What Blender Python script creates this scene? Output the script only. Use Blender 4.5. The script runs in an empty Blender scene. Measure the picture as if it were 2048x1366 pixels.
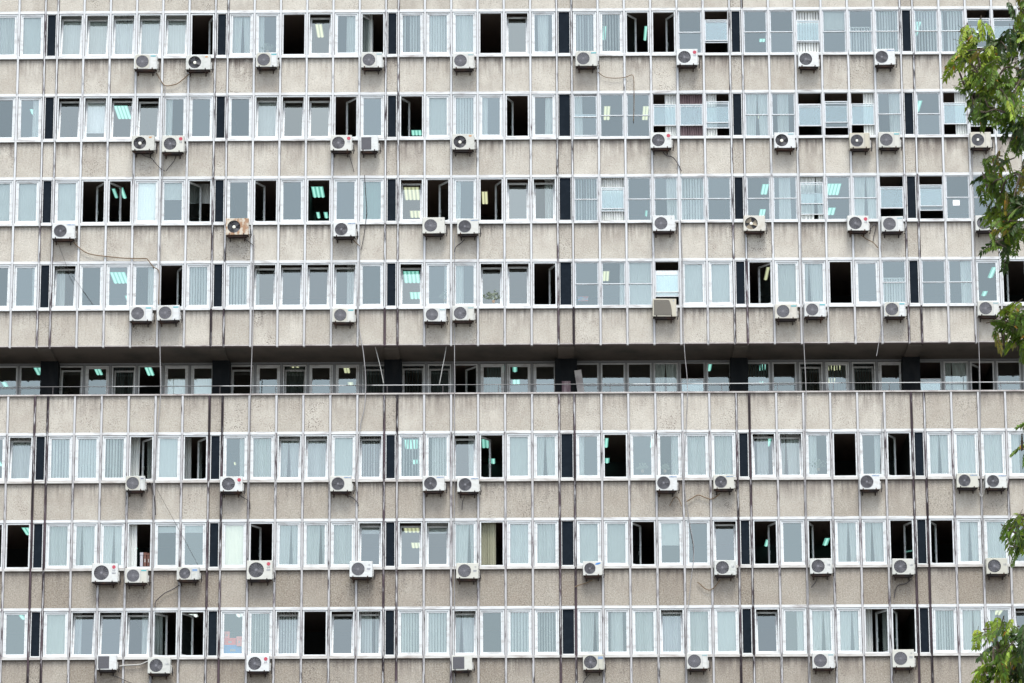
import bpy, math, random
from mathutils import Vector, Matrix
random.seed(7)
rnd = random.random
def ru(a, b): return a + (b - a) * random.random()
S = bpy.context.scene
COL = S.collection

# ------------------------------------------------------------------ measures (metres)
NW, JW = 0.4794, 0.5669          # narrow infill bay, joint bay
H, WH = 3.2922, 1.8185           # storey height, head rail to sill rail
Z0 = 50.22                       # head rail of the top full storey above ground
REC = 4                          # storey index of the recessed gallery
RD = 2.6                         # its depth
CAM = Vector((3.08022, -140.41919, Z0 - 48.62112))
F = 7783.42; YAW, PITCH, ROLL = -0.00581, 0.24842, -0.00372
cy, sy, cp, sp = math.cos(YAW), math.sin(YAW), math.cos(PITCH), math.sin(PITCH)
FW = Vector((sy*cp, cy*cp, sp)); R0 = Vector((cy, -sy, 0)); U0 = R0.cross(FW)
RT = math.cos(ROLL)*R0 + math.sin(ROLL)*U0; UP = -math.sin(ROLL)*R0 + math.cos(ROLL)*U0
def ray(x, y): return FW*F + RT*(x-1024) - UP*(y-683)
def at(x, y, Y=0.0):             # point of the plane Y seen at a spot of the photograph
    d = ray(x, y); t = (Y-CAM.y)/d.y; return CAM + d*t
def atz(x, y, Z):
    d = ray(x, y); t = (Z-CAM.z)/d.z; return CAM + d*t

# mullion grid: groups of six windows, an infill bay between the groups
MX = [0.0]; BAYS = []            # BAYS: (x0, x1, 'W'|'I', group letter, index)
for g in range(7):
    for i in range(6):
        BAYS.append([MX[-1], MX[-1]+1, 'W', 'ABCDEFG'[g], i+1]); MX.append(MX[-1]+1)
    if g < 6:
        w = JW if g == 3 else NW
        BAYS.append([MX[-1], MX[-1]+w, 'I', 'ABCDEFG'[g], 0]); MX.append(MX[-1]+w)
OFF = MX[23]
MX = [m-OFF for m in MX]
for b in BAYS: b[0] -= OFF; b[1] -= OFF
def head(k): return Z0 - k*H
def sill(k): return Z0 - k*H - WH
XL, XR = MX[2], MX[-1]
BAYS = [b for b in BAYS if b[0] >= XL-1e-6]; MX = [m for m in MX if m >= XL-1e-6]
MX_INF = set()
for b in BAYS:
    if b[2] == 'I': MX_INF.add(round(b[0], 3)); MX_INF.add(round(b[1], 3))

# ------------------------------------------------------------------ mesh helper
class MB:
    def __init__(s): s.v = []; s.f = []; s.m = []; s.c = []; s.uv = []
    def quad(s, a, b, c, d, m=0, col=None, uv=None):
        n = len(s.v); s.v += [tuple(a), tuple(b), tuple(c), tuple(d)]; s.f.append((n, n+1, n+2, n+3)); s.m.append(m)
        s.c.append(col or (0, 0, 0, 1)); s.uv.append(uv or [(0, 0)]*4)
    def poly(s, pts, m=0, col=None):
        n = len(s.v); s.v += [tuple(p) for p in pts]; s.f.append(tuple(range(n, n+len(pts)))); s.m.append(m)
        s.c.append(col or (0, 0, 0, 1)); s.uv.append([(0, 0)]*len(pts))
    def box(s, x0, x1, y0, y1, z0, z1, m=0, col=None, uvm=False):
        P = [(x0, y0, z0), (x1, y0, z0), (x1, y1, z0), (x0, y1, z0), (x0, y0, z1), (x1, y0, z1), (x1, y1, z1), (x0, y1, z1)]
        n = len(s.v); s.v += P
        for q in ((0, 1, 5, 4), (1, 2, 6, 5), (2, 3, 7, 6), (3, 0, 4, 7), (4, 5, 6, 7), (3, 2, 1, 0)):
            s.f.append(tuple(n+i for i in q)); s.m.append(m); s.c.append(col or (0, 0, 0, 1))
            if uvm: s.uv.append([(P[i][0]-x0, z1-P[i][2]) for i in q])
            else: s.uv.append([(0, 0)]*4)
    def ring(s, x0, x1, z0, z1, b, y0, y1, m=0, bb=None):   # rectangular frame, bars b wide
        bb = b if bb is None else bb
        s.box(x0, x1, y0, y1, z1-b, z1, m); s.box(x0, x1, y0, y1, z0, z0+bb, m)
        s.box(x0, x0+b, y0, y1, z0+bb, z1-b, m); s.box(x1-b, x1, y0, y1, z0+bb, z1-b, m)
    def tube(s, pts, r, n=6, m=0, r1=None):
        pts = [Vector(p) for p in pts]; rings = []
        for i, p in enumerate(pts):
            t = (pts[min(i+1, len(pts)-1)]-pts[max(i-1, 0)]).normalized()
            a = Vector((0, 0, 1)) if abs(t.z) < .9 else Vector((1, 0, 0))
            u = t.cross(a).normalized(); w = t.cross(u)
            rr = r if r1 is None else r+(r1-r)*i/(len(pts)-1)
            k = len(s.v)
            s.v += [tuple(p+u*rr*math.cos(6.2832*j/n)+w*rr*math.sin(6.2832*j/n)) for j in range(n)]
            rings.append(k)
        for a, b in zip(rings, rings[1:]):
            for j in range(n):
                s.f.append((a+j, a+(j+1) % n, b+(j+1) % n, b+j)); s.m.append(m); s.c.append((0, 0, 0, 1)); s.uv.append([(0, 0)]*4)
    def disc(s, cx, cz, r, y, n=24, m=0, r0=0.0):
        for j in range(n):
            a, b = 6.28318*j/n, 6.28318*(j+1)/n
            p = lambda q, t: (cx+q*math.cos(t), y, cz+q*math.sin(t))
            if r0 > 0: s.quad(p(r0, a), p(r, a), p(r, b), p(r0, b), m)
            else: s.poly([(cx, y, cz), p(r, a), p(r, b)], m)
    def mesh(s, name, mats, smooth=False, attr=False):
        me = bpy.data.meshes.new(name); me.from_pydata(s.v, [], s.f)
        for m in mats: me.materials.append(m)
        me.polygons.foreach_set('material_index', s.m)
        if smooth: me.polygons.foreach_set('use_smooth', [True]*len(s.f))
        if attr:
            ca = me.color_attributes.new('pc', 'FLOAT_COLOR', 'CORNER'); uvl = me.uv_layers.new(name='UVMap')
            cc = []; uu = []
            for f, c, uv in zip(s.f, s.c, s.uv):
                for i in range(len(f)): cc += c; uu += uv[i]
            ca.data.foreach_set('color', cc); uvl.data.foreach_set('uv', uu)
        me.update(); return me
def link(name, me, parent=None, loc=(0, 0, 0), rot=(0, 0, 0)):
    o = bpy.data.objects.new(name, me); COL.objects.link(o); o.location = loc; o.rotation_euler = rot
    if parent: o.parent = parent
    return o
def thing(name, label, cat, loc=(0, 0, 0), group=None, me=None):
    o = link(name, me, None, loc); o['label'] = label; o['category'] = cat
    if group: o['group'] = group
    return o

# ------------------------------------------------------------------ materials
def mat(name, col, rough=.6, metal=0, nodes=None):
    m = bpy.data.materials.new(name); m.use_nodes = True; nt = m.node_tree; b = nt.nodes['Principled BSDF']
    b.inputs['Base Color'].default_value = (*col, 1); b.inputs['Roughness'].default_value = rough; b.inputs['Metallic'].default_value = metal
    if rough >= .8: b.inputs['Specular IOR Level'].default_value = .12
    if nodes: nodes(nt, b)
    return m
def N(nt, t, **kw):
    n = nt.nodes.new(t)
    for k, v in kw.items():
        if k == 'op': n.operation = v
        elif k == 'bt': n.blend_type = v; n.data_type = 'RGBA'
        elif isinstance(k, str) and hasattr(n, k) and not k.startswith('i_'): setattr(n, k, v)
    return n
def noise(nt, scale, detail=3, vec=None, rough=.5):
    n = nt.nodes.new('ShaderNodeTexNoise'); n.inputs['Scale'].default_value = scale; n.inputs['Detail'].default_value = detail; n.inputs['Roughness'].default_value = rough
    if vec: nt.links.new(vec, n.inputs['Vector'])
    return n.outputs[0]
def ramp(nt, inp, a, b, ca=(0, 0, 0), cb=(1, 1, 1)):
    r = nt.nodes.new('ShaderNodeValToRGB'); e = r.color_ramp.elements
    e[0].position = a; e[1].position = b; e[0].color = (*ca, 1); e[1].color = (*cb, 1)
    nt.links.new(inp, r.inputs[0]); return r.outputs[0]
def mth(nt, op, a, b=None):
    n = nt.nodes.new('ShaderNodeMath'); n.operation = op
    for i, x in enumerate((a, b)):
        if x is None: continue
        if isinstance(x, (int, float)): n.inputs[i].default_value = x
        else: nt.links.new(x, n.inputs[i])
    return n.outputs[0]
def mix(nt, fac, a, b, bt='MIX'):
    n = nt.nodes.new('ShaderNodeMix'); n.data_type = 'RGBA'; n.blend_type = bt
    for sock, x in ((n.inputs['Factor'], fac), (n.inputs['A'], a), (n.inputs['B'], b)):
        if isinstance(x, (int, float)): sock.default_value = x
        elif isinstance(x, tuple): sock.default_value = (*x, 1)
        else: nt.links.new(x, sock)
    return n.outputs['Result']
def coords(nt, kind='Object', scale=None):
    t = nt.nodes.new('ShaderNodeNewGeometry').outputs['Position']   # world position: no two copies carry the same marks
    if scale:
        m = nt.nodes.new('ShaderNodeMapping'); m.inputs['Scale'].default_value = scale; nt.links.new(t, m.inputs[0]); return m.outputs[0]
    return t

def concrete_nodes(nt, b):
    at_ = nt.nodes.new('ShaderNodeAttribute'); at_.attribute_name = 'pc'
    sep = nt.nodes.new('ShaderNodeSeparateColor'); nt.links.new(at_.outputs['Color'], sep.inputs[0])
    tone, rough, dirt = sep.outputs
    uv = nt.nodes.new('ShaderNodeUVMap'); uv.uv_map = 'UVMap'
    s2 = nt.nodes.new('ShaderNodeSeparateXYZ'); nt.links.new(uv.outputs[0], s2.inputs[0]); v = s2.outputs[1]
    oc = coords(nt)
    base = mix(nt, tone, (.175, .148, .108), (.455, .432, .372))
    # fine aggregate
    fine = ramp(nt, noise(nt, 20, 5, oc, .8), .40, .60)
    base = mix(nt, mth(nt, 'MULTIPLY', fine, .36), base, (.60, .575, .53))
    spk = ramp(nt, noise(nt, 15, 4, oc, .75), .34, .46, (1, 1, 1), (0, 0, 0))
    base = mix(nt, mth(nt, 'MULTIPLY', spk, .42), base, (.17, .14, .12))
    # open pits, only on the rough panels
    vo = nt.nodes.new('ShaderNodeTexVoronoi'); vo.inputs['Scale'].default_value = 18; nt.links.new(oc, vo.inputs['Vector'])
    pit = ramp(nt, vo.outputs['Distance'], .20, .40, (1, 1, 1), (0, 0, 0))
    patch = ramp(nt, noise(nt, 1.6, 3, oc), .42, .58)
    pm = mth(nt, 'MULTIPLY', mth(nt, 'MULTIPLY', pit, patch), mth(nt, 'ADD', mth(nt, 'MULTIPLY', rough, .80), .06))
    base = mix(nt, pm, base, (.085, .07, .06))
    # clouds of grime
    cl = ramp(nt, noise(nt, 1.3, 4, oc), .38, .72)
    base = mix(nt, mth(nt, 'MULTIPLY', cl, .30), base, (.23, .19, .155))
    # runs of dirt from the sill above
    st = ramp(nt, noise(nt, 1, 3, coords(nt, 'Object', (9, 1, .5)), .6),   .42, .62)
    n1 = nt.nodes.new('ShaderNodeMapRange'); nt.links.new(v, n1.inputs[0])
    n1.inputs[1].default_value = 0; n1.inputs[2].default_value = 1.0; n1.inputs[3].default_value = 1; n1.inputs[4].default_value = 0
    top = mth(nt, 'POWER', n1.outputs[0], 1.6)
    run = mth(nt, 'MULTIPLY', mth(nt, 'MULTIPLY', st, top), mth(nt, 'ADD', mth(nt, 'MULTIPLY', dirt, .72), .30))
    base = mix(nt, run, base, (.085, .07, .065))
    # sill shadow put into the colour as a thin dark line, damp patches under the units
    sill_shade = mth(nt, 'POWER', n1.outputs[0], 22)
    base = mix(nt, mth(nt, 'MULTIPLY', sill_shade, .85), base, (.04, .03, .03))
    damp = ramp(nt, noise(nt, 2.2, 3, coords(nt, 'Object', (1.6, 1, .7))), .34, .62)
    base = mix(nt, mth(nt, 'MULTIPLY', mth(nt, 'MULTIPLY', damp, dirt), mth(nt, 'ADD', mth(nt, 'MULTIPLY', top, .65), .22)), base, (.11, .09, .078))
    nt.links.new(base, b.inputs['Base Color'])
    bp = nt.nodes.new('ShaderNodeBump'); bp.inputs['Strength'].default_value = .5; bp.inputs['Distance'].default_value = .012
    nt.links.new(mth(nt, 'SUBTRACT', fine, mth(nt, 'MULTIPLY', pm, 2.0)), bp.inputs['Height']); nt.links.new(bp.outputs[0], b.inputs['Normal'])
CONC = mat('exposed_aggregate_concrete', (.4, .37, .33), .92, nodes=concrete_nodes)

def mull_nodes(nt, b):
    at_ = nt.nodes.new('ShaderNodeAttribute'); at_.attribute_name = 'pc'
    sep = nt.nodes.new('ShaderNodeSeparateColor'); nt.links.new(at_.outputs['Color'], sep.inputs[0])
    n = noise(nt, 1, 5, coords(nt, 'Object', (14, 14, 1.6)), .65)
    f = mth(nt, 'ADD', n, mth(nt, 'MULTIPLY', sep.outputs[0], .50))
    k = ramp(nt, f, .60, .76)
    grey = mix(nt, sep.outputs[1], (.50, .52, .525), (.28, .272, .268))
    fine = ramp(nt, noise(nt, 3, 4, coords(nt, 'Object', (6, 6, 1))), .35, .7)
    grey = mix(nt, mth(nt, 'MULTIPLY', fine, .22), grey, (.33, .30, .30))
    dk = mix(nt, ramp(nt, noise(nt, 1, 3, coords(nt, 'Object', (9, 9, .5))), .42, .58), (.010, .006, .008), (.060, .040, .048))
    c = mix(nt, k, grey, dk)
    nt.links.new(c, b.inputs['Base Color']); b.inputs['Specular IOR Level'].default_value = .2
MULL = mat('weathered_painted_mullion', (.5, .5, .5), .55, nodes=mull_nodes)

def dirty(c1, c2, amt, scale=(3, 3, 3), lo=.45, hi=.75):
    def f(nt, b):
        k = ramp(nt, noise(nt, 1, 5, coords(nt, 'Object', scale), .6), lo, hi)
        nt.links.new(mix(nt, mth(nt, 'MULTIPLY', k, amt), c1, c2), b.inputs['Base Color'])
    return f
RAIL = mat('white_rail_paint', (.6, .6, .6), .5, nodes=dirty((.53, .545, .54), (.17, .14, .125), .75, (1.2, 5, 9), .52, .72))
RAIL2 = mat('beige_sill_paint', (.5, .5, .5), .5, nodes=dirty((.46, .455, .43), (.20, .165, .14), .85, (1.5, 5, 10), .44, .72))
PVC = mat('white_window_frame', (.7, .72, .73), .35, nodes=dirty((.545, .57, .57), (.27, .25, .235), .75, (1.5, 2, 5), .50, .74))
ALU = mat('aluminium_sash', (.6, .62, .64), .42, .25, nodes=dirty((.52, .545, .55), (.30, .28, .28), .5, (3, 3, 6)))
DARKP = mat('blue_black_infill_panel', (.012, .018, .028), .9, nodes=dirty((.005, .009, .014), (.012, .018, .025), .5, (4, 4, 4)))
GASK = mat('dark_joint', (.12, .10, .10), .8)
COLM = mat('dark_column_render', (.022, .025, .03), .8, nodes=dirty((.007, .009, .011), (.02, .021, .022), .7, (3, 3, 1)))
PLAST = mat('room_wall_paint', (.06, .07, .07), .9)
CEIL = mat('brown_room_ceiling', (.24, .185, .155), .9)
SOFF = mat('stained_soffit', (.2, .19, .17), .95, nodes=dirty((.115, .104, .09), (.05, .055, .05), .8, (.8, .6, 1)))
STAIN = mat('peeling_column_paint', (.3, .24, .25), .8, nodes=dirty((.34, .28, .29), (.16, .10, .12), .9, (9, 3, .8), .4, .6))
CAP = mat('parapet_coping', (.35, .33, .31), .8, nodes=dirty((.40, .38, .36), (.15, .12, .12), .8, (2, 2, 2)))

def glass_mat(name, tint, base, var, gl=(.88, 1.0, .97)):
    m = bpy.data.materials.new(name); m.use_nodes = True; nt = m.node_tree; nt.nodes.clear()
    out = nt.nodes.new('ShaderNodeOutputMaterial'); mx = nt.nodes.new('ShaderNodeMixShader')
    tr = nt.nodes.new('ShaderNodeBsdfTransparent'); tr.inputs[0].default_value = (*tint, 1)
    g = nt.nodes.new('ShaderNodeBsdfGlossy'); g.inputs['Roughness'].default_value = 0.02; g.inputs['Color'].default_value = (*gl, 1)
    oi = nt.nodes.new('ShaderNodeObjectInfo')
    f = mth(nt, 'ADD', mth(nt, 'MULTIPLY', oi.outputs['Random'], var), base)
    lw = nt.nodes.new('ShaderNodeFresnel'); lw.inputs[0].default_value = 1.5
    f = mth(nt, 'ADD', f, mth(nt, 'SUBTRACT', lw.outputs[0], .04)); f = mth(nt, 'MINIMUM', f, .9)
    w = noise(nt, .9, 2, coords(nt)); bp = nt.nodes.new('ShaderNodeBump'); bp.inputs['Strength'].default_value = .06; bp.inputs['Distance'].default_value = .02
    nt.links.new(w, bp.inputs['Height']); nt.links.new(bp.outputs[0], g.inputs['Normal'])
    nt.links.new(f, mx.inputs[0]); nt.links.new(tr.outputs[0], mx.inputs[1]); nt.links.new(g.outputs[0], mx.inputs[2]); nt.links.new(mx.outputs[0], out.inputs[0])
    return m
GLASS = glass_mat('window_glass', (.93, .98, .975), .145, .06)
GLASS2 = glass_mat('old_window_glass', (.92, .97, .97), .15, .05)

def cloth(name, col, tl=.35):
    m = bpy.data.materials.new(name); m.use_nodes = True; nt = m.node_tree; nt.nodes.clear()
    out = nt.nodes.new('ShaderNodeOutputMaterial'); mx = nt.nodes.new('ShaderNodeMixShader'); mx.inputs[0].default_value = tl
    d = nt.nodes.new('ShaderNodeBsdfDiffuse'); t = nt.nodes.new('ShaderNodeBsdfTranslucent')
    oi = nt.nodes.new('ShaderNodeObjectInfo')
    k = ramp(nt, noise(nt, 1.5, 3, coords(nt)), .35, .65)
    c = mix(nt, mth(nt, 'MULTIPLY', oi.outputs['Random'], .36 if tl else .05), tuple(col), tuple(x*.62 for x in col))
    c = mix(nt, mth(nt, 'MULTIPLY', k, .16), c, tuple(x*.7 for x in col))
    nt.links.new(c, d.inputs[0]); nt.links.new(c, t.inputs[0])
    nt.links.new(d.outputs[0], mx.inputs[1]); nt.links.new(t.outputs[0], mx.inputs[2]); nt.links.new(mx.outputs[0], out.inputs[0])
    return m
CUR = {'k': cloth('pleated_curtain_cloth', (.84, .87, .84)), 'b': cloth('pale_sheer_cloth', (.78, .82, .79)), 'v': cloth('vertical_blind_slats', (.84, .87, .84)),
       'w': cloth('white_roller_cloth', (.93, .94, .93), 0), 'y': cloth('cream_board', (.95, .88, .74), 0), 'g': cloth('pale_green_blind', (.24, .40, .36)),
       'n': cloth('yellowish_curtain', (.42, .42, .31)), 'd': cloth('shaded_gallery_curtain', (.13, .155, .15)), 'u': cloth('brown_lilac_curtain', (.23, .17, .18))}
def emit(name, col, st):
    m = bpy.data.materials.new(name); m.use_nodes = True; nt = m.node_tree; nt.nodes.clear()
    o = nt.nodes.new('ShaderNodeOutputMaterial'); e = nt.nodes.new('ShaderNodeEmission'); e.inputs[0].default_value = (*col, 1); e.inputs[1].default_value = st
    nt.links.new(e.outputs[0], o.inputs[0])
    try: m.cycles.emission_sampling = 'NONE'
    except Exception: pass
    return m
LG_ = {'g': emit('greenish_tube_light', (.44, .92, .79), .34), 'y': emit('yellowish_tube_light', (.80, .82, .50), .33), 'w': emit('white_tube_light', (.8, .9, .85), .5)}
FIXT = {'g': emit('greenish_lit_reflector', (.26, .78, .64), .21), 'y': emit('yellowish_lit_reflector', (.68, .70, .44), .20), 'w': emit('white_lit_reflector', (.7, .8, .75), .3)}

# ------------------------------------------------------------------ building
B = thing('office_building', 'tall concrete office block with rows of white framed windows and a recessed gallery storey', 'building', (0, 0, 0))
# window plan, one string per storey; kinds c closed, t tilted, l/r wide open with the sash hinged left/right, o wide open and bare,
# s sliding sash shut, S(a,b) sliding sashes apart; contents 0 none b sheet k pleats v slats L/R partial w white h half y q n u g
PLAN = {
0: {'A': '-,-,-,ck,ck,cb', 'B': 'tb,tb,tk,tb,tb,r0', 'C': 'ck,cL,o0,t0,cR,lL', 'D': 'cv,cv,ck,o0,t0,cM', 'E': 'cv,cv,l0,r0,s0,S.20.250', 'F': 's0,s0,S.22.25v,sH,sV,sv', 'G': 'sv,sv,S.20.100,S.20.100,s0,s0'},
1: {'A': '-,-,-,c0,c0,cR', 'B': 't0,tW,t0,t0,cL,c0', 'C': 'c0,tb,t0,t0,r0,c0', 'D': 'l0,cb,cv,cL,l0,cR', 'E': 'S.03.03L,s0,s0,S.24.25R,S.24.25u,S.18.19L', 'F': 'sk,sM,S.27.250,S.19.190,S.25.25R,sR', 'G': 's0,S.24.25R,S.24.200,s0,s0,s0'},
2: {'A': '-,-,-,cb,cb,cb', 'B': 'cb,r0,l0,cw,cH,lH', 'C': 'c0,l0,c0,o0,c0,cg', 'D': 't0,r0,cL,r0,t0,tR', 'E': 'sv,S.22.22k,s0,sR,sv,s0', 'F': 's0,sM,S.13.12k,s0,sk,S.24.250', 'G': 'S.20.200,s0,s0,s0,s0,s0'},
3: {'A': '-,-,-,c0,c0,cr', 'B': 'tL,c0,c0,cR,r0,cv', 'C': 'cv,tl,t0,t0,tR,c0', 'D': 't0,cr,cL,t0,t0,r0', 'E': 's0,sr,sb,S.20.20W,cb,cb', 'F': 'r0,cb,ck,o0,c0,sV', 'G': 's0,sR,c0,l0,c0,c0'},
4: {'A': '-,-,-,s0,s0,s0', 'B': 't0,c0,tv,o0,cz,cz', 'C': 't0,c0,tk,c0,c0,tv', 'D': 'tv,tk,r0,cv,c0,c0', 'E': 's0,s0,s0,sk,S.35.020,s0', 'F': 'sv,s0,tv,cv,tv,c0', 'G': 'S.38.020,sk,l0,s0,s0,s0'},
5: {'A': '-,-,-,-,c0,tk', 'B': 'cv,cv,cv,rL,cb,rl', 'C': 'cR,ck,tk,tk,cb,tv', 'D': 'cv,cv,tR,l0,cb,ck', 'E': 'cL,o0,c0,cR,ck,ck', 'F': 'tM,tk,cL,o0,cR,l0', 'G': 'ck,ck,ck,cL,ck,c0'},
6: {'A': '-,-,-,-,r0,o0', 'B': 'ck,ck,ck,oL,cq,cq', 'C': 'cy,l0,ck,ck,ck,tq', 'D': 't0,tq,ck,on,ck,ck', 'E': 'cb,cb,l0,cH,c0,t0', 'F': 'r0,c0,l0,ck,ck,r0', 'G': 'l0,ck,ck,c0,c0,c0'},
7: {'A': '-,-,-,-,c0,c0', 'B': 'cb,tL,t0,tR,lL,l0', 'C': 'c0,cv,tv,o0,t0,tv', 'D': 'cv,cv,tk,c0,cv,cv', 'E': 'ck,cM,ck,tk,ck,cb', 'F': 't0,cR,ck,ck,rL,l0', 'G': 'cv,ck,cL,t0,c0,c0'},
}
PLANTS = []
W1 = 1.0-.084-.024               # clear width between mullions less the seams
T0, T1 = -.062, -(WH-.056)       # frame top and bottom below the head rail
CACHE = {}
def cached(key, fn):
    if key not in CACHE: CACHE[key] = fn()
    return CACHE[key]
def m_outer():
    m = MB(); m.ring(-W1/2, W1/2, T1, T0, .048, .004, .10, bb=.058); m.box(-W1/2+.048, W1/2-.048, .06, .10, T1+.058, T1+.064, 0)
    return m.mesh('casement_frame', [PVC])
SX = W1/2-.050; ST, SB = T0-.050, T1+.060
def m_sash():                     # origin at the lower hinge corner, x from 0 to 2*SX
    m = MB(); m.ring(-SX, SX, 0, ST-SB, .060, .030, .085); m.ring(-SX+.060, SX-.060, .060, ST-SB-.060, .006, .045, .062)
    return m.mesh('casement_sash', [PVC])
def m_pane():
    m = MB(); a = .058; m.quad((-SX+a, .06, a), (SX-a, .06, a), (SX-a, .06, ST-SB-a), (-SX+a, .06, ST-SB-a)); return m.mesh('glass_pane', [GLASS])
def m_handle():
    m = MB(); m.box(-.012, .012, .085, .115, -.05, .02); m.box(-.010, .010, .115, .128, -.13, .015); return m.mesh('handle', [PVC])
def m_sframe():
    m = MB(); m.ring(-W1/2-.01, W1/2+.01, T1-.004, T0+.006, .022, .0, .10); return m.mesh('sash_window_frame', [ALU])
SSX = W1/2-.014; OH = (T0-T1-.03)
def m_ssash():
    m = MB(); h = OH/2+.012; m.ring(-SSX, SSX, 0, h, .030, 0, .026); return m.mesh('sliding_sash', [ALU])
def m_spane():
    m = MB(); h = OH/2+.012; m.quad((-SSX+.028, .013, .028), (SSX-.028, .013, .028), (SSX-.028, .013, h-.028), (-SSX+.028, .013, h-.028)); return m.mesh('sash_pane', [GLASS2])
def wavy(x0, x1, z0, z1, kind, seed, mt):
    rr = random.Random(seed); m = MB()
    if kind == 'v':
        x = x0; p = ru(.085, .10)
        base = rr.uniform(.25, 1.1)
        while x < x1:
            a = base+rr.uniform(-.22, .22); 
            if rr.random() < .06: a = 1.4
            w = .089; dx = w/2*math.cos(a); dy = w/2*math.sin(a)
            m.quad((x-dx, -dy, z0), (x+dx, dy, z0), (x+dx, dy, z1), (x-dx, -dy, z1)); x += p*1.12
        m.box(x0, x1, -.02, .02, z1, z1+.04)
        return m.mesh('vertical_blind', [mt])
    n = int((x1-x0)/.012); ph = rr.uniform(0, 6); A = {'k': .035, 'n': .04, 'u': .04}.get(kind, .003)
    fr = rr.uniform(48, 75); prev = None; gather = rr.uniform(-.12, .12) if kind in 'kn' else 0
    ph2 = rr.uniform(0, 6); m2 = []
    for i in range(n+1):
        x = x0+(x1-x0)*i/n; t = i/n
        y = A*math.sin(x*fr+ph+1.2*math.sin(x*7+ph2))*(.5+.5*math.sin(x*9+ph2)**2)
        xt, xb = x, x+gather*(t-.5)*.5
        cur = ((xb, y*1.25, z0), (xt, y*.8, z1))
        if prev: m.quad(prev[0], cur[0], cur[1], prev[1])
        prev = cur
    return m.mesh('curtain', [mt], smooth=True)
def content(win, code, depth, seed):
    if code == '0': return
    x0, x1 = -.52, .52; zt, zb = -.0, -WH+.02
    if depth > .4: zt += .05
    rr = random.Random(seed*7+3)
    def add(name, kind, a, b, z0, z1, mt, d=depth):
        if win.location.y > 1 and mt in 'kbv': mt = 'd'  # gallery shade put into the cloth: a darker copy of the curtains
        link(name, wavy(a, b, z0, z1, kind, seed, CUR[mt]), win, (0, d, 0))
    if code in 'bwyg':
        nm = {'y': 'board', 'w': 'roller_blind', 'g': 'blind', 'b': 'curtain'}[code]
        add(nm, 'b', x0+.03, x1-.03, zb, zt, code, .10 if code in 'wy' and depth < .3 else depth)
    elif code == 'n':
        add('curtain', 'n', x0, .14, zb, zt, 'n')
    elif code == 'z': add('board', 'b', x0+.03, x1-.03, zb, -.55, 'w')  # white sheet added to imitate a bright reflection in the lower glass
    elif code in 'kn':
        if rr.random() < .35 and code == 'k':                      # two halves that part towards the foot
            g = rr.uniform(-.18, .22); m = MB()
            for a, b, c in ((x0, g, g-.07), (g+.02, x1, 0)):
                n = 30; prev = None; ph = rr.uniform(0, 6)
                for i in range(n+1):
                    t = i/n; xt = a+(b-a)*t
                    xb = a+((c if c else b)-a)*t if a == x0 else (g+.09)+(b-g-.09)*t
                    y = .03*math.sin(t*26+ph+math.sin(t*9))
                    cur = ((xb, y*1.2, zb), (xt, y*.7, zt))
                    if prev: m.quad(prev[0], cur[0], cur[1], prev[1])
                    prev = cur
            link('curtain', m.mesh('curtain', [CUR['k']], smooth=True), win, (0, depth, 0))
        else: add('curtain', code, x0, x1, zb, zt, code)
    elif code == 'u': add('curtain', 'u', x0, x1, zb, zt, 'u')
    elif code in 'vV': add('vertical_blind', 'v', x0+.05, x1-.02, zb+.02, zt-.1 if code == 'v' else zt-.75, 'v')
    elif code == 'L': add('curtain', 'k', x0, rr.uniform(-.16, -.02), zb, zt, 'k')
    elif code == 'l': add('curtain', 'k', x0, -.24, zb, zt, 'k')
    elif code == 'R': add('curtain', 'k', rr.uniform(-.02, .14), x1, zb, zt, 'k')
    elif code == 'r': add('curtain', 'k', .25, x1, zb, zt, 'k')
    elif code == 'M': add('curtain', 'k', -.22, .20, zb, zt, 'k')
    elif code == 'H': add('roller_blind', 'b', x0+.03, x1-.03, -rr.uniform(.72, 1.0), zt, 'b')
    elif code == 'W': add('roller_blind', 'b', x0+.1, x1-.1, -1.36, -.02 if win.name.startswith('tilt') else -.42, 'w')
    elif code == 'q': add('roller_blind', 'b', x0+.03, x1-.03, -.42, zt, 'b')
nwin = {}
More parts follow.
